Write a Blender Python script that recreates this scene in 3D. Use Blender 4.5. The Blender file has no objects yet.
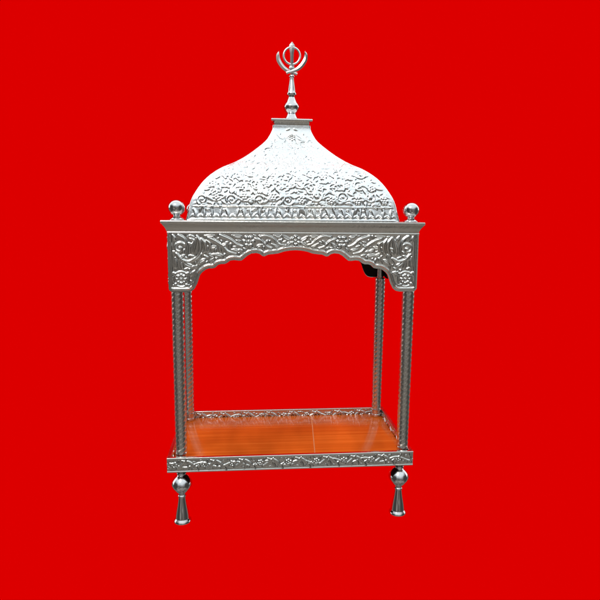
import bpy, bmesh, math, random
import numpy as np
from mathutils import Matrix, Vector

random.seed(7)
rng = np.random.RandomState(11)
S = bpy.context.scene
COL = S.collection
PI = math.pi
D = 0.2486                      # column spacing, front to back
YC = D / 2                      # centre of the shrine
ROOT = Vector((0, YC, 0))

# ------------------------------------------------------------------ materials
def mat(name):
    m = bpy.data.materials.new(name); m.use_nodes = True
    nt = m.node_tree
    return m, nt, nt.nodes['Principled BSDF']

def nd(nt, kind, **kw):
    n = nt.nodes.new(kind)
    for k, v in kw.items(): setattr(n, k, v)
    return n

def silver(name, col, rough, rough_var, bump, scale, tint=(0.62, 0.58, 0.52), metallic=1.0):
    """worn white metal: roughness and tarnish vary in soft patches, fine hammer marks"""
    m, nt, b = mat(name)
    tc = nd(nt, 'ShaderNodeTexCoord')
    n1 = nd(nt, 'ShaderNodeTexNoise'); n1.inputs['Scale'].default_value = 14; n1.inputs['Detail'].default_value = 6
    n2 = nd(nt, 'ShaderNodeTexNoise'); n2.inputs['Scale'].default_value = scale; n2.inputs['Detail'].default_value = 4
    nt.links.new(tc.outputs['Object'], n1.inputs['Vector']); nt.links.new(tc.outputs['Object'], n2.inputs['Vector'])
    mr = nd(nt, 'ShaderNodeMapRange'); mr.inputs[1].default_value = .3; mr.inputs[2].default_value = .7
    mr.inputs[3].default_value = max(.02, rough - rough_var); mr.inputs[4].default_value = rough + rough_var
    nt.links.new(n1.outputs['Fac'], mr.inputs[0]); nt.links.new(mr.outputs[0], b.inputs['Roughness'])
    cr = nd(nt, 'ShaderNodeMix', data_type='RGBA')
    mr2 = nd(nt, 'ShaderNodeMapRange'); mr2.inputs[1].default_value = .5; mr2.inputs[2].default_value = .75
    mr2.inputs[3].default_value = 0; mr2.inputs[4].default_value = .6
    nt.links.new(n1.outputs['Fac'], mr2.inputs[0]); nt.links.new(mr2.outputs[0], cr.inputs[0])
    cr.inputs[6].default_value = (*col, 1); cr.inputs[7].default_value = (*[c * t / .62 for c, t in zip(col, tint)], 1)
    nt.links.new(cr.outputs[2], b.inputs['Base Color'])
    b.inputs['Metallic'].default_value = metallic
    if bump:
        bp = nd(nt, 'ShaderNodeBump'); bp.inputs['Strength'].default_value = bump; bp.inputs['Distance'].default_value = .0015
        nt.links.new(n2.outputs['Fac'], bp.inputs['Height']); nt.links.new(bp.outputs[0], b.inputs['Normal'])
    return m

M_DOME = silver('embossed_silver', (.87, .885, .893), .17, .07, .16, 200)
M_PANEL = silver('embossed_white_metal', (.77, .755, .73), .155, .06, .14, 200)
M_RAIL = silver('tarnished_rail_metal', (.62, .61, .585), .22, .08, .2, 160)
M_CORNICE = silver('tarnished_cornice_metal', (.60, .57, .53), .30, .10, .5, 110)
M_ROPE = silver('aged_white_metal', (.66, .635, .595), .27, .07, .25, 200)
M_SATIN = silver('satin_silver', (.84, .83, .82), .30, .08, .05, 80)
M_CHROME = silver('polished_metal', (.66, .66, .67), .12, .05, .05, 60)

def dark_wood():
    m, nt, b = mat('black_painted_wood')
    tc = nd(nt, 'ShaderNodeTexCoord'); n = nd(nt, 'ShaderNodeTexNoise'); n.inputs['Scale'].default_value = 40
    nt.links.new(tc.outputs['Object'], n.inputs['Vector'])
    r = nd(nt, 'ShaderNodeValToRGB'); r.color_ramp.elements[0].color = (.004, .004, .004, 1); r.color_ramp.elements[1].color = (.022, .02, .018, 1)
    nt.links.new(n.outputs['Fac'], r.inputs[0]); nt.links.new(r.outputs[0], b.inputs['Base Color'])
    b.inputs['Roughness'].default_value = .7; b.inputs['Specular IOR Level'].default_value = .15
    return m
M_DARK = dark_wood()

def laminate():
    m, nt, b = mat('orange_wood_laminate')
    tc = nd(nt, 'ShaderNodeTexCoord')
    mp = nd(nt, 'ShaderNodeMapping'); mp.inputs['Scale'].default_value = (1.3, 52, 1)
    nt.links.new(tc.outputs['Object'], mp.inputs['Vector'])
    n = nd(nt, 'ShaderNodeTexNoise'); n.inputs['Scale'].default_value = 1.6; n.inputs['Detail'].default_value = 7; n.inputs['Roughness'].default_value = .62
    nt.links.new(mp.outputs[0], n.inputs['Vector'])
    r = nd(nt, 'ShaderNodeValToRGB')
    e = r.color_ramp.elements
    e[0].position = .22; e[0].color = (.50, .086, .009, 1)
    e[1].position = .80; e[1].color = (.80, .20, .028, 1)
    k = e.new(.5); k.color = (.62, .120, .012, 1)
    nt.links.new(n.outputs['Fac'], r.inputs[0])
    mp2 = nd(nt, 'ShaderNodeMapping'); mp2.inputs['Scale'].default_value = (9, 3, 1)
    nt.links.new(tc.outputs['Object'], mp2.inputs['Vector'])
    n2 = nd(nt, 'ShaderNodeTexNoise'); n2.inputs['Scale'].default_value = 1.3; n2.inputs['Detail'].default_value = 2
    nt.links.new(mp2.outputs[0], n2.inputs['Vector'])
    mr = nd(nt, 'ShaderNodeMapRange'); mr.inputs[1].default_value = .3; mr.inputs[2].default_value = .7; mr.inputs[3].default_value = .80; mr.inputs[4].default_value = 1.25
    nt.links.new(n2.outputs['Fac'], mr.inputs[0])
    mx = nd(nt, 'ShaderNodeMix', data_type='RGBA', blend_type='MULTIPLY'); mx.inputs[0].default_value = 1
    nt.links.new(r.outputs[0], mx.inputs[6]); nt.links.new(mr.outputs[0], mx.inputs[7])
    nt.links.new(mx.outputs[2], b.inputs['Base Color'])
    b.inputs['Roughness'].default_value = .15
    b.inputs['Specular IOR Level'].default_value = .24
    return m
M_WOOD = laminate()

def strip_mat():
    m, nt, b = mat('pale_orange_strip')
    tc = nd(nt, 'ShaderNodeTexCoord'); n = nd(nt, 'ShaderNodeTexNoise'); n.inputs['Scale'].default_value = 60
    nt.links.new(tc.outputs['Object'], n.inputs['Vector'])
    r = nd(nt, 'ShaderNodeValToRGB'); r.color_ramp.elements[0].color = (.62, .2, .05, 1); r.color_ramp.elements[1].color = (.8, .42, .2, 1)
    nt.links.new(n.outputs['Fac'], r.inputs[0]); nt.links.new(r.outputs[0], b.inputs['Base Color'])
    b.inputs['Roughness'].default_value = .3
    return m
M_STRIP = strip_mat()

def red_sheet():
    """translucent red studio sheet, lit from behind and below (a shadowless table)"""
    m = bpy.data.materials.new('red_translucent_sheet'); m.use_nodes = True
    nt = m.node_tree; nt.nodes.clear()
    o = nd(nt, 'ShaderNodeOutputMaterial'); t = nd(nt, 'ShaderNodeBsdfTranslucent')
    t.inputs['Color'].default_value = (.90, 0, 0, 1)
    nt.links.new(t.outputs[0], o.inputs['Surface'])
    return m
M_RED = red_sheet()

# ------------------------------------------------------------------ mesh helpers
def link(name, me, material, parent=None, loc=(0, 0, 0), rot=(0, 0, 0)):
    o = bpy.data.objects.new(name, me); COL.objects.link(o)
    if material and not me.materials: me.materials.append(material)
    if parent: o.parent = parent
    o.location = loc; o.rotation_euler = rot
    return o

def np_mesh(name, V, quads, sharp=None):
    me = bpy.data.meshes.new(name)
    V = np.asarray(V, np.float32); Q = np.asarray(quads, np.int32)
    me.vertices.add(len(V)); me.vertices.foreach_set('co', V.ravel())
    me.loops.add(Q.size); me.loops.foreach_set('vertex_index', Q.ravel())
    me.polygons.add(len(Q))
    me.polygons.foreach_set('loop_start', np.arange(0, Q.size, 4, dtype=np.int32))
    me.update(calc_edges=True); me.validate()
    me.shade_smooth()
    if sharp: me.set_sharp_from_angle(angle=math.radians(sharp))
    return me

def bm_mesh(name, bm, sharp=35):
    bmesh.ops.recalc_face_normals(bm, faces=bm.faces)
    me = bpy.data.meshes.new(name); bm.to_mesh(me); bm.free()
    me.shade_smooth(); me.set_sharp_from_angle(angle=math.radians(sharp))
    return me

def add_box(bm, x0, x1, y0, y1, z0, z1, bevel=0):
    g = bmesh.ops.create_cube(bm, size=1, matrix=Matrix.Translation(((x0+x1)/2, (y0+y1)/2, (z0+z1)/2)) @ Matrix.Diagonal((x1-x0, y1-y0, z1-z0, 1)))
    if bevel:
        es = list({e for v in g['verts'] for e in v.link_edges})
        bmesh.ops.bevel(bm, geom=es, offset=bevel, segments=2, affect='EDGES', profile=.6)

def catmull(P, n=8):
    P = [np.array(p, float) for p in P]
    Q = [2*P[0]-P[1]] + P + [2*P[-1]-P[-2]]
    out = []
    for i in range(1, len(Q)-2):
        a, b, c, d = Q[i-1], Q[i], Q[i+1], Q[i+2]
        for k in range(n):
            t = k/n
            out.append(.5*((2*b)+(c-a)*t+(2*a-5*b+4*c-d)*t*t+(3*b-a-3*c+d)*t**3))
    out.append(P[-1])
    return np.array(out)

def lathe(name, prof, seg=48, smooth=6, sharp=40):
    """profile (r, z) bottom to top; corners are doubled points in prof"""
    P = []
    run = [prof[0]]
    for p in prof[1:]:
        if p == run[-1]:
            P += list(catmull(run, smooth)) if len(run) > 2 else [np.array(q, float) for q in run]
            run = [p]
        else: run.append(p)
    P += list(catmull(run, smooth)) if len(run) > 2 else [np.array(q, float) for q in run]
    R = [P[0]]
    for q in P[1:]:
        if np.linalg.norm(q-R[-1]) > 1e-6: R.append(q)
    n = len(R)
    V = []
    for r, z in R:
        for k in range(seg):
            a = 2*PI*k/seg
            V.append((max(r, 1e-5)*math.cos(a), max(r, 1e-5)*math.sin(a), z))
    Q = [(i*seg+k, i*seg+(k+1) % seg, (i+1)*seg+(k+1) % seg, (i+1)*seg+k) for i in range(n-1) for k in range(seg)]
    me = bpy.data.meshes.new(name)
    me.from_pydata(V, [], Q + [tuple(range(seg))[::-1], tuple((n-1)*seg+k for k in range(seg))])
    me.shade_smooth(); me.set_sharp_from_angle(angle=math.radians(sharp))
    return me

# ------------------------------------------------------------------ embossing: a height map worked with punches
class Relief:
    def __init__(s, x0, x1, z0, z1, res=.0005):
        s.x0, s.z0, s.res = x0, z0, res
        s.nx = int(math.ceil((x1-x0)/res))+2; s.nz = int(math.ceil((z1-z0)/res))+2
        s.h = np.zeros((s.nz, s.nx), np.float32)
        s.x1, s.z1 = x1, z1
    def _win(s, x, z, r):
        i0 = max(0, int((x-r-s.x0)/s.res)); i1 = min(s.nx, int((x+r-s.x0)/s.res)+2)
        j0 = max(0, int((z-r-s.z0)/s.res)); j1 = min(s.nz, int((z+r-s.z0)/s.res)+2)
        if i1 <= i0 or j1 <= j0: return None
        X = s.x0+np.arange(i0, i1)*s.res-x; Z = (s.z0+np.arange(j0, j1)*s.res-z)[:, None]
        return (slice(j0, j1), slice(i0, i1)), X, Z
    def dot(s, x, z, r, H):
        w = s._win(x, z, r)
        if w is None: return
        sl, X, Z = w
        q = 1-(X*X+Z*Z)/(r*r)
        s.h[sl] = np.maximum(s.h[sl], H*np.sqrt(np.clip(q, 0, 1)))
    def stroke(s, P, r0, r1, H, smooth=True, mid=None):
        P = catmull(P, 12) if smooth and len(P) > 2 else np.array(P, float)
        seg = np.linalg.norm(np.diff(P, axis=0), axis=1); L = seg.sum()
        if L == 0: return
        n = max(3, int(L/(s.res*1.2)))
        t = np.concatenate([[0], np.cumsum(seg)])/L
        for u in np.linspace(0, 1, n):
            x = np.interp(u, t, P[:, 0]); z = np.interp(u, t, P[:, 1])
            r = r0+(r1-r0)*u if mid is None else (r0+(mid-r0)*math.sin(PI*u) if u < .5 else r1+(mid-r1)*math.sin(PI*u))
            s.dot(x, z, r, H*min(1, r/max(r0, r1, mid or 0)+.15))
    def leaf(s, x, z, ang, L, W, H, bend=0.0, rib=True):
        """pointed leaf from its stalk at (x,z), along ang, with a sunk midrib"""
        R = L*1.15
        w = s._win(x+math.cos(ang)*L/2, z+math.sin(ang)*L/2, R*.75)
        if w is None: return
        sl, X, Z = w
        X = X+math.cos(ang)*L/2; Z = Z+math.sin(ang)*L/2
        u = (X*math.cos(ang)+Z*math.sin(ang))/L; v = -X*math.sin(ang)+Z*math.cos(ang)
        v = v-bend*L*(u*u)
        half = W*np.clip(u, 0, 1)**.55*np.clip(1-u, 0, 1)**.8*1.55
        q = np.where((u > 0) & (u < 1), 1-(v/np.maximum(half, 1e-6))**2, 0)
        h = H*np.sqrt(np.clip(q, 0, 1))
        if rib: h = h*(1-.55*np.exp(-(v/(W*.16+1e-5))**2)*(u < .9))
        s.h[sl] = np.maximum(s.h[sl], h)
    def flower(s, x, z, r, n, H, rot=0., ring=False):
        for k in range(n):
            a = rot+2*PI*k/n
            rp = r*math.sin(PI/n)*.62
            s.dot(x+math.cos(a)*r*.66, z+math.sin(a)*r*.66, min(rp*1.15, r*.34), H)
        s.dot(x, z, r*.27, H*1.1)
        if ring:
            s.stroke([(x+math.cos(a)*r*1.25, z+math.sin(a)*r*1.25) for a in np.linspace(0, 2*PI, 30)], r*.13, r*.13, H*.6, smooth=False)
    def spiral(s, x, z, r, a0, turns, sgn, w0, w1, H):
        T = np.linspace(0, 1, 40)
        P = [(x+r*(1-.86*t)*math.cos(a0+sgn*2*PI*turns*t), z+r*(1-.86*t)*math.sin(a0+sgn*2*PI*turns*t)) for t in T]
        s.stroke(P, w0, w1, H, smooth=False)
        s.dot(x, z, r*.24, H*1.1)
    def fill(s, n, r, H, inside=None, seed=1, leafy=.75):
        """small punched leaves and beads wherever the ground is still bare"""
        rg = np.random.RandomState(seed)
        for _ in range(n):
            x = rg.uniform(s.x0, s.x1); z = rg.uniform(s.z0, s.z1)
            if inside and not inside(x, z): continue
            w = s._win(x, z, r*.8)
            if w is None or (s.h[w[0]] > H*.25).mean() > .06: continue
            a = rg.uniform(0, 2*PI)
            if rg.rand() < leafy: s.leaf(x-math.cos(a)*r, z-math.sin(a)*r, a, r*2, r*.72, H, bend=rg.uniform(-.4, .4))
            else: s.dot(x, z, r*.55, H)
    def blur(s, k=1):
        for _ in range(k):
            h = s.h
            p = np.pad(h, 1, mode='edge')
            s.h = (4*p[1:-1, 1:-1]+2*(p[:-2, 1:-1]+p[2:, 1:-1]+p[1:-1, :-2]+p[1:-1, 2:])+p[:-2, :-2]+p[2:, 2:]+p[:-2, 2:]+p[2:, :-2])/16
    def at(s, X, Z):
        u = np.clip((X-s.x0)/s.res, 0, s.nx-1.001); v = np.clip((Z-s.z0)/s.res, 0, s.nz-1.001)
        i = u.astype(int); j = v.astype(int); fu = u-i; fv = v-j
        h = s.h
        return (h[j, i]*(1-fu)+h[j, i+1]*fu)*(1-fv)+(h[j+1, i]*(1-fu)+h[j+1, i+1]*fu)*fv

def panel_mesh(name, hw, contour, ztop, relief, thick, nx, nz, back_drop=0.0):
    """embossed sheet in the XZ plane facing -Y: grid between the cut lower edge and ztop, real thickness"""
    xs = np.linspace(-hw, hw, nx)
    zb = np.array([contour(x) for x in xs])
    t = np.linspace(0, 1, nz)
    X = np.repeat(xs[None], nz, 0); Z = zb[None]+(ztop-zb)[None]*t[:, None]
    H = relief.at(X, Z)
    F = np.stack([X, -H, Z], -1).reshape(-1, 3)
    q = []
    I = np.arange(nz*nx).reshape(nz, nx)
    q.append(np.stack([I[:-1, :-1], I[:-1, 1:], I[1:, 1:], I[1:, :-1]], -1).reshape(-1, 4))
    B0 = np.stack([xs, np.full(nx, thick), zb], -1); B1 = np.stack([xs, np.full(nx, thick), np.full(nx, ztop)], -1)
    nb0 = len(F); nb1 = nb0+nx
    b0 = np.arange(nb0, nb0+nx); b1 = np.arange(nb1, nb1+nx)
    q.append(np.stack([b0[:-1], b1[:-1], b1[1:], b0[1:]], -1))
    q.append(np.stack([I[0, 1:], I[0, :-1], b0[:-1], b0[1:]], -1))
    q.append(np.stack([I[-1, :-1], I[-1, 1:], b1[1:], b1[:-1]], -1))
    me_v = np.concatenate([F, B0, B1])
    # ends: strips from the front edge to the back edge
    ends = []
    for c, flip in ((0, False), (nx-1, True)):
        col = I[:, c]
        bz = zb[c]+(ztop-zb[c])*t
        extra = np.stack([np.full(nz, xs[c]), np.full(nz, thick), bz], -1)
        s0 = len(me_v); me_v = np.concatenate([me_v, extra])
        e = np.arange(s0, s0+nz)
        Q = np.stack([col[:-1], col[1:], e[1:], e[:-1]], -1)
        ends.append(Q[:, ::-1] if flip else Q)
    return np_mesh(name, me_v, np.concatenate(q+ends), sharp=55)

# ------------------------------------------------------------------ the shrine
root = bpy.data.objects.new('canopy_shrine', None); COL.objects.link(root)
root.location = ROOT
root['label'] = 'ornate embossed silver shrine with onion-curved dome, four twisted columns, orange tray and flared feet'
root['category'] = 'shrine'

def rel(x, y, z): return (x, y-YC, z)

# ---- lower edge of the scalloped arch panels, half of it (x, z)
EDGE = [(0, .6160), (.012, .6152), (.024, .6132), (.036, .6092), (.046, .6078), (.056, .6070), (.065, .6030), (.0695, .6038), (.075, .6080), (.082, .6098), (.092, .6088), (.100, .6045), (.107, .5985),
        (.1125, .5942), (.118, .5938), (.128, .5950), (.136, .5940), (.143, .5888), (.148, .5868), (.155, .5868), (.161, .5850), (.1675, .5790), (.173, .5776), (.180, .5776), (.187, .5750), (.1945, .5690),
        (.1985, .5640), (.2005, .558), (.2045, .546), (.2105, .535), (.217, .5298), (.225, .5280), (.254, .5280), (.2595, .5295), (.2635, .534)]
EX = np.array([e[0] for e in EDGE]); EZ = np.array([e[1] for e in EDGE])-.0025
PT = .6515                                             # top of the panels
def front_edge(x): return float(np.interp(abs(x), EX, EZ))

def border(R, edge, hw, ztop, off, r, H):
    xs = np.linspace(-hw, hw, 700)
    pts = np.array([(x, edge(x)) for x in xs])
    d = np.gradient(pts, axis=0); d /= np.linalg.norm(d, axis=1)[:, None]
    k = np.ones(9)/9
    n = np.stack([-d[:, 1], d[:, 0]], -1)
    n = np.stack([np.convolve(np.pad(n[:, i], 4, mode='edge'), k, 'valid') for i in (0, 1)], -1)
    o = pts+n*off
    o = o[(o[:, 0] > -hw+off) & (o[:, 0] < hw-off)]
    R.stroke(list(o), r, r, H, smooth=False)
    R.stroke([(-hw+off, edge(-hw)+off), (-hw+off, ztop-.003)], r, r, H, smooth=False)
    R.stroke([(hw-off, edge(hw)+off), (hw-off, ztop-.003)], r, r, H, smooth=False)
    R.stroke([(-hw, ztop-.0025), (hw, ztop-.0025)], r, r, H*.8, smooth=False)

def arch_relief(hw, edge, k):
    """k squeezes the pattern sideways for the short side panels"""
    R = Relief(-hw-.002, hw+.002, .521, PT+.002)
    H = .0031; rj = np.random.RandomState(31)
    border(R, edge, hw, PT, .0070, .0021, H*.85)
    R.flower(0, .6330, .0122, 6, H, rot=PI/6)
    for a in (-1, 1):
        m = lambda x: a*x*k
        lf = lambda x, z, ang, L, W, b=0: R.leaf(m(x+rj.uniform(-.001, .001)), z+rj.uniform(-.001, .001), (ang if a > 0 else PI-ang)+rj.uniform(-.12, .12), L*rj.uniform(1, 1.2), W*1.45, H, bend=b*a)
        st = lambda P, r0, r1, h, mid=None: R.stroke([(x+rj.uniform(-.0009, .0009), z+rj.uniform(-.0009, .0009)) for x, z in P], r0*1.35, r1*1.35, h, mid=mid and mid*1.35)
        lf(.011, .634, .35, .019, .0042, .25); lf(.011, .631, -.5, .016, .0036, -.2)
        st([(m(.018), .623), (m(.034), .6265), (m(.046), .637), (m(.060), .6435), (m(.074), .642)], .0012, .0026, H)
        st([(m(.050), .617), (m(.060), .622), (m(.072), .633), (m(.083), .637)], .0014, .0024, H)
        lf(.03, .641, -.15, .016, .0034, .2); lf(.034, .62, .12, .015, .003, .3); lf(.058, .635, -.9, .014, .003)
        R.flower(m(.098), .6310, .0138, 6, H*1.05, rot=0)
        lf(.088, .6155, .35, .016, .0034, .3)
        st([(m(.112), .6205), (m(.124), .6255), (m(.137), .6365), (m(.156), .6435)], .0016, .0030, H)
        st([(m(.124), .606), (m(.140), .6105), (m(.152), .6215), (m(.166), .632), (m(.181), .638)], .0012, .003, H)
        lf(.112, .641, -.05, .018, .0036, .25); lf(.118, .611, .5, .015, .0033, -.3)
        lf(.142, .626, -.6, .017, .0036, .3); lf(.152, .600, .55, .020, .0042, -.35)
        lf(.165, .621, -.35, .019, .0044, .3); lf(.168, .643, -.12, .02, .0036, .2)
        lf(.168, .601, .1, .017, .0038, .4)
        # palmette in the corner: upright leaf between curled fronds, a scroll outside it
        lf(.2145, .6045, PI/2+.05, .0350, .0062, .15)
        for q, (xa, za, zb_) in enumerate(((.2035, .603, .641), (.1935, .604, .637), (.1840, .607, .632))):
            st([(m(xa), za), (m(xa-.0062), za+.010), (m(xa-.0058), (za+zb_)/2+.006), (m(xa+.001), zb_)], .0016, .0016, H, mid=.0033)
        st([(m(.2235), .605), (m(.2245), .622), (m(.2300), .6365), (m(.2410), .6425)], .0014, .0030, H)
        R.spiral(m(.2395), .6170, .0125, (.8*PI if a > 0 else .2*PI), 1.1, -a, .0027, .0016, H*1.05)
        lf(.247, .632, .9, .013, .0036, .3); lf(.229, .602, -.4, .015, .004, -.3)
        lf(.196, .607, -1.15, .022, .005, .3); lf(.187, .594, -.35, .017, .0042, -.3)
        st([(m(.207), .598), (m(.222), .590), (m(.236), .594), (m(.246), .604)], .0014, .0028, H)
        lf(.215, .580, .35, .022, .005, .25); lf(.250, .575, 1.9, .022, .005, -.3); lf(.232, .574, 1.2, .018, .004, .2)
        R.flower(m(.2375), .5525, .0128, 8, H*1.05, ring=True)
        lf(.222, .566, -.6, .010, .003); lf(.254, .568, -2.2, .010, .003)
        lf(.221, .539, .5, .010, .003); lf(.254, .539, 2.5, .010, .003)
    def ins(x, z): return abs(x) < hw-.008 and edge(x)+.0105 < z < PT-.005
    R.fill(4000, .0074, H, ins, 3, .95); R.fill(5000, .0052, H*.9, ins, 4, .95); R.fill(4000, .0036, H*.7, ins, 6, 1)
    R.blur(2)
    return R

FHW = .2635
R_FRONT = arch_relief(FHW, front_edge, 1.0)
me_front = panel_mesh('arch_panel', FHW, front_edge, PT, R_FRONT, .004, 640, 150)
SHW = D/2+.0120
def side_edge(y):
    # same arch squeezed along the shorter side, corner blocks kept full width
    s = abs(y); blk = FHW-.2005; q = SHW-blk
    x = .2005+(s-q) if s > q else s/q*.2005
    return front_edge(min(x, FHW))
R_SIDE = arch_relief(SHW, side_edge, SHW/FHW)
me_side = panel_mesh('arch_panel', SHW, side_edge, PT, R_SIDE, .004, 340, 130)
FY = -.0165; TX = .0022
arch_specs = [(me_front, rel(TX, FY, 0), 0), (None, rel(TX-.002, D-FY, 0), PI), (me_side, rel(TX-.2632, YC, 0), -PI/2), (me_side, rel(TX+.2632, YC, 0), PI/2)]
def board_mesh(hw, edge):
    """plain dark board behind the sheet, cut to the same scallops a little shorter"""
    n = 160
    xs = np.linspace(-hw+.0012, hw-.0012, n)
    zb = np.array([edge(x)+.0012 for x in xs]); zt = np.full(n, PT-.0005)
    V = np.concatenate([np.stack([xs, np.full(n, y), z], -1) for y, z in ((.0043, zb), (.0043, zt), (.0049, zb), (.0049, zt))])
    a, b, c, d = [np.arange(k*n, (k+1)*n) for k in range(4)]
    Q = [np.stack([a[:-1], a[1:], b[1:], b[:-1]], -1), np.stack([c[1:], c[:-1], d[:-1], d[1:]], -1),
         np.stack([a[1:], a[:-1], c[:-1], c[1:]], -1), np.stack([b[:-1], b[1:], d[1:], d[:-1]], -1),
         np.array([[a[0], b[0], d[0], c[0]], [a[-1], c[-1], d[-1], b[-1]]])]
    return np_mesh('backing_board', V, np.concatenate(Q), sharp=30)
def back_edge(x):
    q = min(1, max(0, (x-.12)/.07)); q = q*q*(3-2*q)
    return front_edge(x-.012*q if x > 0 else x) if x < .225 else front_edge(max(x, .2235))
me_back = panel_mesh('arch_panel', FHW, back_edge, PT, R_FRONT, .004, 400, 110)
bd_back = board_mesh(FHW, back_edge); bd_front = board_mesh(FHW, front_edge); bd_side = board_mesh(SHW, side_edge)
for i, (me, loc, rz) in enumerate(arch_specs):
    p = link('arch_panel', me or me_back, M_PANEL, root, loc, (0, 0, rz))
    link('backing_board', (bd_front, bd_back, bd_side, bd_side)[i], M_DARK, p)

# ---- cornice: a lip over a sloping cove, one moulding run round
def frame_moulding(name, prof):
    """prof: closed list of (outset, z) swept round the rectangle of the panels"""
    bx, by = FHW, D/2-FY
    rings = []
    for o, z in prof:
        rings.append([(-bx-o, -by-o, z), (bx+o, -by-o, z), (bx+o, by+o, z), (-bx-o, by+o, z)])
    bm = bmesh.new()
    vs = [[bm.verts.new(p) for p in r] for r in rings]
    for i in range(len(vs)-1):
        for k in range(4):
            bm.faces.new((vs[i][k], vs[i][(k+1) % 4], vs[i+1][(k+1) % 4], vs[i+1][k]))
    bm.faces.new(vs[0][::-1]); bm.faces.new(vs[-1])
    # cut the long runs so that the worn edge can wander a little
    return bm_mesh(name, bm, 25)
cor = [(-.004, .6518), (.0005, .6518), (.0012, .6545), (.0030, .6585), (.0055, .6622), (.0078, .6648), (.0082, .6662), (.0098, .6668), (.0106, .6685), (.0106, .6715), (.0098, .6732), (.008, .6738)]
link('cornice', frame_moulding('cornice', cor), M_CORNICE, root, (.001, 0, 0))

# ---- dome
PROF = [(.2276, .6740), (.2266, .6760), (.2254, .6810), (.2228, .6928), (.2155, .7178), (.2060, .7356), (.1934, .7536), (.1764, .7708), (.1537, .7864), (.1264, .7995), (.1018, .8145),
        (.0776, .8331), (.0590, .8500), (.0500, .8625), (.0440, .8750), (.0425, .8845)]
pf = catmull(PROF, 14)
seglen = np.linalg.norm(np.diff(pf, axis=0), axis=1); s_arc = np.concatenate([[0], np.cumsum(seglen)])
NV = 240
sv = np.linspace(0, s_arc[-1], NV)
HW = np.interp(sv, s_arc, pf[:, 0]); ZZ = np.interp(sv, s_arc, pf[:, 1])
KD = (D/2+.002)/.2262                                   # depth is the width scaled down
HD = HW*KD
def arc_of(h, z):
    l = np.concatenate([[0], np.cumsum(np.hypot(np.diff(h), np.diff(z)))])
    return l
T_F = arc_of(HD, ZZ); T_S = arc_of(HW, ZZ)              # distance up the front face / up the side face

def dome_relief(halfw, tarr, seed, scale=1.0):
    tm = tarr[-1]
    R = Relief(-halfw[0]-.002, halfw[0]+.002, 0, tm+.002)
    H = .0027*scale
    W = halfw[0]
    inside = lambda x, t: abs(x) < np.interp(t, tarr, halfw)-.006
    R.stroke([(-W, .0018), (W, .0018)], .002, .002, H, smooth=False)
    n = int(W*2/.0160)                                  # upright leaf band along the foot, worked by hand
    rb = np.random.RandomState(seed+9)
    for i in range(n):
        x = -W+.0080+i*(2*W-.0160)/max(1, n-1)+rb.uniform(-.0012, .0012)
        tl = rb.uniform(-.16, .16)
        R.leaf(x, .0042, PI/2+tl, rb.uniform(.0205, .0250), rb.uniform(.0040, .0052), H*1.25, bend=rb.uniform(-.3, .3))
        R.leaf(x-.0008, .0050, PI/2+.55+tl, rb.uniform(.011, .015), .0026, H, bend=.35); R.leaf(x+.0008, .005, PI/2-.55+tl, rb.uniform(.011, .015), .0026, H, bend=-.35)
        if rb.rand() < .7: R.dot(x+.0080, .0225+rb.uniform(-.002, .002), rb.uniform(.0016, .0024), H)
    def line(t, r, h): 
        w = np.interp(t, tarr, halfw)-.003
        R.stroke([(-w, t), (w, t)], r, r, h, smooth=False)
    line(.0295, .0013, H)
    # running scrolls, row over row, each row freer than the one below
    rows = [(.047, .0105, .060, 0), (.0745, .0095, .056, .5), (.1005, .009, .052, 0), (.1255, .0085, .048, .5), (.150, .0075, .042, 0), (.172, .006, .036, .5), (.192, .005, .030, 0)]
    rg = np.random.RandomState(seed)
    for ri, (tc, amp, per, ph) in enumerate(rows):
        if tc > tm-.045: break
        w = np.interp(tc, tarr, halfw)-.008
        h = H*(1.0-.060*ri)
        xs = np.arange(-w, w, per/16)
        R.stroke([(x, tc+amp*.55*math.sin(2*PI*(abs(x)/per+ph))+rg.uniform(-.0006, .0006)) for x in xs], .0019, .0019, h*.8, smooth=False)
        m = int(w/(per/2))+1
        for j in range(-m, m+1):
            x = j*per/2+per/4*(1 if ph == 0 else 0)+rg.uniform(-.004, .004)
            if abs(x) > w-.008: continue
            up = 1 if math.sin(2*PI*(abs(x)/per+ph)) > 0 else -1
            zc = tc-up*amp*.35
            if j % 2 == 0:
                R.flower(x, zc, .0088, 6, h*1.1, rot=rg.uniform(0, 1))
                R.spiral(x, zc, .0125, rg.uniform(0, 6), .72, 1, .0013, .001, h*.9)
            else:
                R.spiral(x, zc, .0115, rg.uniform(0, 6), 1.5, -1, .0022, .0010, h)
            for q in range(8):
                ang = rg.uniform(0, 2*PI)
                R.leaf(x+math.cos(ang)*.013, zc+math.sin(ang)*.013, ang+rg.uniform(-.9, .9), rg.uniform(.011, .020), rg.uniform(.0036, .0056), h, bend=rg.uniform(-.4, .4))
    if scale == 1: R.flower(0, tm-.030, .0088, 6, H*1.15, rot=PI/6)    # the single flower under the cap
    for a in (-1, 1):
        R.leaf(a*.004, tm-.008, -.5 if a > 0 else PI+.5, .010, .0022, H*.7, bend=.2*a); R.dot(a*.018, tm-.046, .0022, H*.7); R.dot(a*.026, tm-.020, .0016, H*.5)
    top = tm-.042
    R.fill(4000, .0056, H*.85, lambda x, t: inside(x, t) and .032 < t < top, seed+1)
    R.fill(5000, .0046, H*.65, lambda x, t: inside(x, t) and .032 < t < top, seed+2)
    R.fill(5000, .0034, H*.5, lambda x, t: inside(x, t) and .032 < t < top, seed+3)
    R.blur(2)
    return R
R_DF = dome_relief(HW, T_F, 21)
R_DS = dome_relief(HD, T_S, 57, .6)
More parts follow.
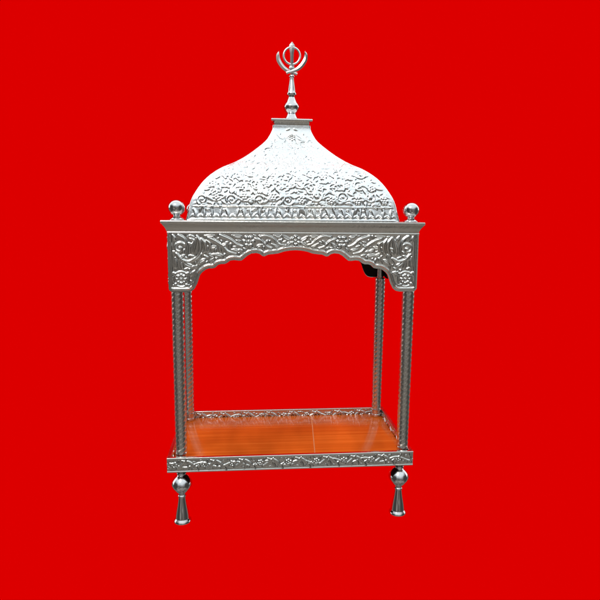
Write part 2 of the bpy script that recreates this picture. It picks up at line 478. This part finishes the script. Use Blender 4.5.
# ring of points round a rectangle with eased corners
NF, NS_, NC = 460, 250, 8
def dome_mesh():
    cols = []                                            # (side, u, corner angle)
    rowsV = np.zeros((NV, 0, 3)); 
    P = []; Hh = []
    def push(X, Y, h): P.append(np.stack([X, Y, ZZ], -1)); Hh.append(h)
    rc = np.minimum(.006, HD*.18)
    def fade(u, half): return np.clip((half-np.abs(u)-.001)/np.clip(half*.25, .004, .014), 0, 1)
    for side in range(4):
        n = NF if side % 2 == 0 else NS_
        for k in range(n):
            u = -1+2*k/(n-1)
            if side % 2 == 0:
                a = u*(HW-rc); h = R_DF.at(a, T_F)*fade(a, HW-rc)
                sg = 1 if side == 0 else -1
                push(a*sg, -HD*sg, h)
            else:
                a = u*(HD-rc); h = R_DS.at(a, T_S)*fade(a, HD-rc)
                sg = 1 if side == 1 else -1
                push(HW*sg, a*sg, h)
        for c in range(1, NC):
            b = c/NC*PI/2
            a0 = (-PI/2+side*PI/2)+b
            sx = (1, 1, -1, -1)[side]; sy = (-1, 1, 1, -1)[side]
            push(sx*(HW-rc)+rc*math.cos(a0), sy*(HD-rc)+rc*math.sin(a0), np.zeros(NV))
    A = np.stack(P, 1); Hm = np.stack(Hh, 1)             # NV x NU
    du = np.roll(A, -1, 1)-np.roll(A, 1, 1); dv = np.gradient(A, axis=0)
    N = np.cross(du, dv); N /= np.linalg.norm(N, axis=2)[..., None]+1e-12
    A = A+N*Hm[..., None]
    nu = A.shape[1]
    I = np.arange(NV*nu).reshape(NV, nu); J = np.roll(I, -1, 1)
    Q = np.stack([I[:-1], J[:-1], J[1:], I[1:]], -1).reshape(-1, 4)
    return np_mesh('dome', A.reshape(-1, 3), Q, sharp=70)
CX = .002
dome = link('dome', dome_mesh(), M_DOME, root, (CX*.5, 0, 0))
bm = bmesh.new()
rings = []
for o, z in ((-.0010, .8846), (-.0004, .8860), (-.0002, .8904), (.0010, .8911), (.0050, .8921), (.0060, .8927), (.0064, .8938), (.0064, .8962), (.0058, .8974), (.0046, .8981)):
    a, b = .0395+o, .0395*KD+.003+o
    rings.append([bm.verts.new(p) for p in ((-a, -b, z), (a, -b, z), (a, b, z), (-a, b, z))])
for r0, r1 in zip(rings, rings[1:]):
    for k in range(4): bm.faces.new((r0[k], r0[(k+1) % 4], r1[(k+1) % 4], r1[k]))
bm.faces.new(rings[0][::-1]); bm.faces.new(rings[-1])
link('top_cap', bm_mesh('top_cap', bm, 30), M_PANEL, dome)

# ---- finial and the emblem on it
fin = lathe('finial', [(.0175, .8983), (.0160, .9020), (.0128, .9075), (.0100, .9130), (.0100, .9130), (.0138, .9165), (.0176, .9225), (.0187, .9280), (.0168, .9330), (.0126, .9390), (.0094, .9450), (.0070, .9505),
                       (.0074, .9505), (.0108, .9525), (.0114, .9560), (.0106, .9590), (.0106, .9590), (.0094, .9610), (.0076, .9720), (.0056, .9840), (.0050, .9900), (.0050, .9900), (.0064, .9915), (.0066, .994), (.0050, .9965), (.0050, .9965), (.0030, .9975)])
link('finial', fin, M_CHROME, root, (CX, 0, 0))

def blade(name, centre, half, thick, loc, ridge=True):
    """flat forged blade in the XZ plane: centre line points and half widths, raised along the middle"""
    C_ = catmull([(p[0], p[1]) for p in centre], 8)
    Wd = np.interp(np.linspace(0, 1, len(C_)), np.linspace(0, 1, len(half)), half)
    d = np.gradient(C_, axis=0); d /= np.linalg.norm(d, axis=1)[:, None]+1e-9
    n = np.stack([-d[:, 1], d[:, 0]], -1)
    V = []
    t = thick/2
    for c, w, nn in zip(C_, Wd, n):
        l, r = c+nn*w, c-nn*w
        V += [(l[0], 0.3*t, l[1]), (l[0], -0.3*t, l[1]), (c[0], -t, c[1]), (r[0], -0.3*t, r[1]), (r[0], 0.3*t, r[1]), (c[0], t, c[1])]
    bm = bmesh.new(); vs = [bm.verts.new(v) for v in V]
    for i in range(len(C_)-1):
        for k in range(6):
            bm.faces.new((vs[i*6+k], vs[i*6+(k+1) % 6], vs[i*6+6+(k+1) % 6], vs[i*6+6+k]))
    bm.faces.new(vs[:6][::-1]); bm.faces.new(vs[-6:])
    return bm_mesh(name, bm, 40)
kh = bpy.data.objects.new('khanda_emblem', None); COL.objects.link(kh); kh.parent = root; kh.location = (CX, 0, 0)
link('double_edged_sword', blade('double_edged_sword', [(0, .9970), (0, 1.006), (0, 1.012), (0, 1.018), (0, 1.03), (0, 1.042), (0, 1.052), (0, 1.0595), (0, 1.0675)], [.0036, .0040, .0064, .0040, .0036, .0040, .0056, .0062, .0006], .006, None), M_SATIN, kh)
bm = bmesh.new()
ns, nt_ = 64, 10
rv = []
for i in range(ns):
    a = 2*PI*i/ns
    rv.append([bm.verts.new(((.0182+.0025*math.cos(b))*math.cos(a), .0024*math.sin(b), 1.0375+(.0182+.0025*math.cos(b))*math.sin(a))) for b in [2*PI*j/nt_ for j in range(nt_)]])
for i in range(ns):
    for j in range(nt_):
        bm.faces.new((rv[i][j], rv[(i+1) % ns][j], rv[(i+1) % ns][(j+1) % nt_], rv[i][(j+1) % nt_]))
link('ring', bm_mesh('ring', bm, 60), M_SATIN, kh)
for a in (-1, 1):
    P = [(a*.0288, 1.0475), (a*.0310, 1.0385), (a*.0290, 1.0275), (a*.0215, 1.0165), (a*.0120, 1.0085), (0, 1.0035), (-a*.0075, 1.0015), (-a*.0125, .9995)]
    b = link('curved_sword', blade('curved_sword', P, [.0008, .0036, .0046, .0046, .0042, .0030, .0030, .0030], .005, None), M_SATIN, kh, (0, -.0042*a, 0))

# ---- knobs on the cornice corners
knob = lathe('corner_knob', [(.0155, .6739), (.0152, .6755), (.0124, .6785), (.0084, .6812), (.0072, .6835), (.0072, .6835), (.0120, .6865), (.0160, .6918), (.0176, .6985), (.0166, .7052), (.0130, .7108), (.0076, .7144), (.0018, .7156)], seg=40)
for x, y in ((-.2435, 0), (.2515, 0), (-.2350, D), (.2480, D)): link('corner_knob', knob, M_CHROME, root, rel(x, y, 0))

# ---- twisted columns
def column_mesh():
    z0, z1 = .1467, .6510
    nz, nu = 420, 44
    V = []; zs = np.linspace(z0, z1, nz)
    for z in zs:
        env = min(1, (z-z0-.006)/.01, (.5255-z)/.006); env = max(0, env)
        for k in range(nu):
            a = 2*PI*k/nu
            c = .5+.5*math.cos(4*(a-(z/.0480)*2*PI))
            full = .0119+.0012*(z-z0)/(.5255-z0)            # hand-turned: a little stouter towards the top
            r = full+.0004+.0007*(c**.8)*env if z < .5258 else .0084
            V.append((r*math.cos(a), r*math.sin(a), z))
    I = np.arange(nz*nu).reshape(nz, nu); J = np.roll(I, -1, 1)
    Q = np.stack([I[:-1], J[:-1], J[1:], I[1:]], -1).reshape(-1, 4)
    return np_mesh('column', np.array(V), Q, sharp=80)
me_col = column_mesh()
me_colbase = lathe('column_foot', [(.0128, .1466), (.0133, .1480), (.0133, .1530), (.0133, .1530), (.0126, .1545), (.0126, .1610), (.0126, .1610), (.0132, .1640), (.0133, .1660), (.0126, .1685), (.0110, .1700)], seg=32)
for x, y in ((-.2455, 0), (.2522, 0), (-.2545, D), (.2480, D)):
    if True:
        c = link('column', me_col, M_ROPE, root, rel(x, y+.0012, 0))
        link('column_foot', me_colbase, M_CHROME, c)

JX0, JY0, JX1, JY1 = .0720, .2625, .0510, -.0135          # thin pale strip on the tray, back to front, a little askew
# ---- base: four embossed rails, tray board, legs
RZ0, RZ1 = .1302, .1638
def rail_relief(hw, seed):
    R = Relief(-hw-.002, hw+.002, RZ0-.002, RZ1+.002)
    H = .0024; zc = (RZ0+RZ1)/2
    for z in (RZ0+.0018, RZ1-.0018): R.stroke([(-hw, z), (hw, z)], .0014, .0014, H*.5, smooth=False)
    rg = np.random.RandomState(seed)
    per = .072; xs = np.arange(-hw+.006, hw-.006, .002)
    R.stroke([(x, zc+.0052*math.sin(2*PI*x/per)) for x in xs], .0013, .0013, H*.9, smooth=False)
    x = -hw+.016; j = 0
    while x < hw-.016:
        if j % 3 == 0:
            R.flower(x, zc, .0078, 6, H, rot=rg.uniform(0, 1)); x += .017
        else:
            up = 1 if j % 3 == 1 else -1
            R.leaf(x-.014, zc-.0095*up, (.52+rg.uniform(-.06, .06))*up, .0340, .0056, H*1.25, bend=.22*up)
            R.leaf(x-.003, zc+.0105*up, -.35*up, .0190, .0042, H, bend=-.25*up)
            R.leaf(x-.012, zc-.001*up, .95*up, .0130, .0034, H, bend=.3*up)
            x += .0225
        j += 1
    R.fill(1500, .0040, H*.6, lambda x, z: abs(z-zc) < .0100, seed+1, .95)
    R.blur(2)
    return R
BH, BF, BX = .2725, .0230, -.0015
me_rail_f = panel_mesh('base_rail', BH, lambda x: RZ0, RZ1, rail_relief(BH, 5), .0044, 620, 60)
SB = D/2+BF-.0068
me_rail_s = panel_mesh('base_rail', SB, lambda x: RZ0, RZ1, rail_relief(SB, 9), .0044, 340, 60)
def lining(hw, seed, nx): return panel_mesh('rail_lining', hw, lambda x: RZ0+.001, RZ1-.0003, rail_relief(hw, seed), .0022, nx, 60)
me_line_f = lining(BH-.0072, 15, 620); me_line_s = lining(SB-.0005, 19, 340)
for me, loc, rz in ((me_rail_f, rel(BX, -BF, 0), 0), (me_rail_f, rel(BX, D+BF, 0), PI), (me_rail_s, rel(BX-BH+.0003, YC, 0), -PI/2), (me_rail_s, rel(BX+BH-.0003, YC, 0), PI/2)):
    r_ = link('base_rail', me, M_RAIL, root, loc, (0, 0, rz))
    link('rail_lining', me_line_f if me is me_rail_f else me_line_s, M_RAIL, r_, (0, .0067, 0), (0, 0, PI))
bm = bmesh.new(); add_box(bm, BX-BH+.0090, BX+BH-.0090, -D/2-BF+.0088, D/2+BF-.0088, .1385, .1465, .0004)
tray = link('tray_board', bm_mesh('tray_board', bm, 30), M_WOOD, root)
bm = bmesh.new(); 
for pt in ((JX0-.0012, JY0, .1464), (JX0+.0012, JY0, .1464), (JX1+.0012, JY1, .1464), (JX1-.0012, JY1, .1464)): bm.verts.new((pt[0], pt[1]-YC, pt[2]))
bm.verts.ensure_lookup_table(); q_ = bm.faces.new(bm.verts[:])
e_ = bmesh.ops.extrude_face_region(bm, geom=[q_]); bmesh.ops.translate(bm, verts=[v for v in e_['geom'] if isinstance(v, bmesh.types.BMVert)], vec=(0, 0, .0005))
link('pale_strip', bm_mesh('pale_strip', bm, 30), M_STRIP, tray)
bm = bmesh.new(); add_box(bm, BX-BH+.0092, BX+BH-.0092, -D/2-BF+.0090, D/2+BF-.0090, .1325, .1382, .0004)
link('underside_board', bm_mesh('underside_board', bm, 30), M_DARK, root)

me_leg = lathe('leg', [(.0160, .0030), (.0188, .0038), (.0197, .0058), (.0190, .0080), (.0172, .0108), (.0158, .0128), (.0158, .0128), (.0157, .0150), (.0151, .0200), (.0134, .0300), (.0113, .0400), (.0096, .0500), (.0084, .0590), (.0080, .0620), (.0080, .0620), (.0092, .0632), (.0094, .0655), (.0082, .0675), (.0082, .0675), (.0086, .0690), (.0092, .0710)], seg=44)
me_ball = lathe('ball', [(.0092, .0711), (.0120, .0735), (.0172, .0800), (.0216, .0870), (.0232, .0925), (.0228, .0965), (.0200, .1030), (.0150, .1095), (.0100, .1140), (.0090, .1155), (.0090, .1155), (.0108, .1165), (.0110, .1200), (.0094, .1215), (.0094, .1215), (.0090, .1324)], seg=44)
for x in (-.2465, .2465):
    for y in (0, D):
        l = link('leg', me_leg, M_CHROME, root, rel(x, y if y == 0 else y+.009, 0))
        link('ball', me_ball, M_CHROME, l)

# ------------------------------------------------------------------ red studio sheet hanging behind it
bm = bmesh.new()
rows = [[bm.verts.new((x, 1.5, z)) for x in np.linspace(-3.2, 3.2, 5)] for z in np.linspace(-2.6, 3.0, 5)]
for i in range(4):
    for k in range(4): bm.faces.new((rows[i][k], rows[i][k+1], rows[i+1][k+1], rows[i+1][k]))
bd = link('backdrop', bm_mesh('backdrop', bm, 60), M_RED)
bd['kind'] = 'structure'

# ------------------------------------------------------------------ light: an open bright sky in front and above, darker ground, light under and behind the sheet
w = bpy.data.worlds.new('World'); S.world = w; w.use_nodes = True
nt = w.node_tree
bg = nt.nodes['Background']
def mth(op, a, b=None):
    n = nd(nt, 'ShaderNodeMath', operation=op)
    for i, v in enumerate((a, b)):
        if v is None: continue
        if isinstance(v, (int, float)): n.inputs[i].default_value = v
        else: nt.links.new(v, n.inputs[i])
    return n.outputs[0]
tc = nd(nt, 'ShaderNodeTexCoord'); sp = nd(nt, 'ShaderNodeSeparateXYZ'); nt.links.new(tc.outputs['Generated'], sp.inputs[0])
X_, Y_, Z_ = sp.outputs
GD = .17; CC = .803                                 # ground level of light, and the mean the sheet receives from behind
front = mth('LESS_THAN', Y_, 0); low = mth('LESS_THAN', Z_, 0)
# sky in front: grey at the horizon, bright higher up
rp = nd(nt, 'ShaderNodeValToRGB')
el = rp.color_ramp.elements
el[0].position = 0; el[0].color = (.125, .119, .111, 1)
el[1].position = 1; el[1].color = (1.06, 1.17, 1.22, 1)
for p_, c_ in ((.12, (.155, .151, .145)), (.28, (.40, .41, .42)), (.46, (.86, .95, .99)), (.70, (1.07, 1.18, 1.22))):
    e = el.new(p_); e.color = (*c_, 1)
nz_ = nd(nt, 'ShaderNodeTexNoise'); nz_.inputs['Scale'].default_value = 2.6; nz_.inputs['Detail'].default_value = 3
nt.links.new(tc.outputs['Generated'], nz_.inputs['Vector'])
nt.links.new(mth('ADD', Z_, mth('MULTIPLY', mth('SUBTRACT', nz_.outputs['Fac'], .5), .35)), rp.inputs[0])
def comb(v, tint):
    c = nd(nt, 'ShaderNodeCombineXYZ')
    for i in range(3): nt.links.new(mth('MULTIPLY', v, tint[i]), c.inputs[i]) if not isinstance(v, (int, float)) else setattr(c.inputs[i], 'default_value', v*tint[i])
    return c.outputs[0]
def mixc(f, a, b):
    m = nd(nt, 'ShaderNodeMix', data_type='RGBA'); nt.links.new(f, m.inputs[0]); nt.links.new(a, m.inputs[6]); nt.links.new(b, m.inputs[7]); return m.outputs[2]
nz2 = nd(nt, 'ShaderNodeTexNoise'); nz2.inputs['Scale'].default_value = 2.0; nz2.inputs['Detail'].default_value = 2
nt.links.new(tc.outputs['Generated'], nz2.inputs['Vector'])
gr = nd(nt, 'ShaderNodeValToRGB')                   # paving in front: brown-grey, lighter and darker patches
ge = gr.color_ramp.elements
ge[0].position = .36; ge[0].color = (.10, .094, .084, 1); ge[1].position = .64; ge[1].color = (.44, .415, .38, 1)
nt.links.new(nz2.outputs['Fac'], gr.inputs[0])
def ramp(v, a, b):
    n = nd(nt, 'ShaderNodeMapRange', interpolation_type='SMOOTHSTEP'); nt.links.new(v, n.inputs[0]); n.inputs[1].default_value = a; n.inputs[2].default_value = b
    return n.outputs[0]
# made-up dark zones low on either side, added to darken the metal's edges
side = mth('MULTIPLY', ramp(mth('ABSOLUTE', X_), .46, .74), mth('SUBTRACT', 1, ramp(Z_, .30, .70)))
frontc = mixc(mth('MULTIPLY', side, .93), mixc(low, rp.outputs[0], gr.outputs[0]), comb(.05, (1, 1, .95)))
backc = mixc(low, comb(2*CC-GD, (1, 1.02, 1.03)), comb(GD, (1, .93, .84)))
nt.links.new(mixc(front, backc, frontc), bg.inputs['Color'])
bg.inputs['Strength'].default_value = 1
w.cycles.sampling_method = 'MANUAL'; w.cycles.sample_map_resolution = 1024

# one lamp high in front for the sparkle on the embossing
la = bpy.data.lights.new('key_lamp', 'AREA'); la.shape = 'DISK'; la.size = 1.1; la.energy = 24; la.color = (1, .98, .95)
lo = bpy.data.objects.new('key_lamp', la); COL.objects.link(lo); lo.location = (-.9, -1.7, 2.6)
lo.rotation_euler = (Vector((0, .1, .7))-Vector(lo.location)).to_track_quat('-Z', 'Y').to_euler()

# ------------------------------------------------------------------ camera
cd = bpy.data.cameras.new('camera'); co = bpy.data.objects.new('camera', cd); COL.objects.link(co)
yaw, pit, rol, fpx = .09004190662575495, .15143807771171078, .009394742175201618, 552.7415
F = Vector((math.sin(yaw)*math.cos(pit), math.cos(yaw)*math.cos(pit), -math.sin(pit)))
Rt = F.cross(Vector((0, 0, 1))).normalized(); U = Rt.cross(F)
R2 = Rt*math.cos(rol)+U*math.sin(rol); U2 = -Rt*math.sin(rol)+U*math.cos(rol)
mw = Matrix((R2, U2, -F)).transposed().to_4x4(); mw.translation = (-.09186266, -1.17389672, .6852742)
co.matrix_world = mw
cd.sensor_width = 36; cd.lens = fpx/600*36; cd.clip_start = .02; cd.clip_end = 100
S.camera = co
S.view_settings.view_transform = 'Standard'; S.view_settings.look = 'None'; S.view_settings.exposure = 0; S.view_settings.gamma = 1
S.cycles.max_bounces = 10; S.cycles.glossy_bounces = 6
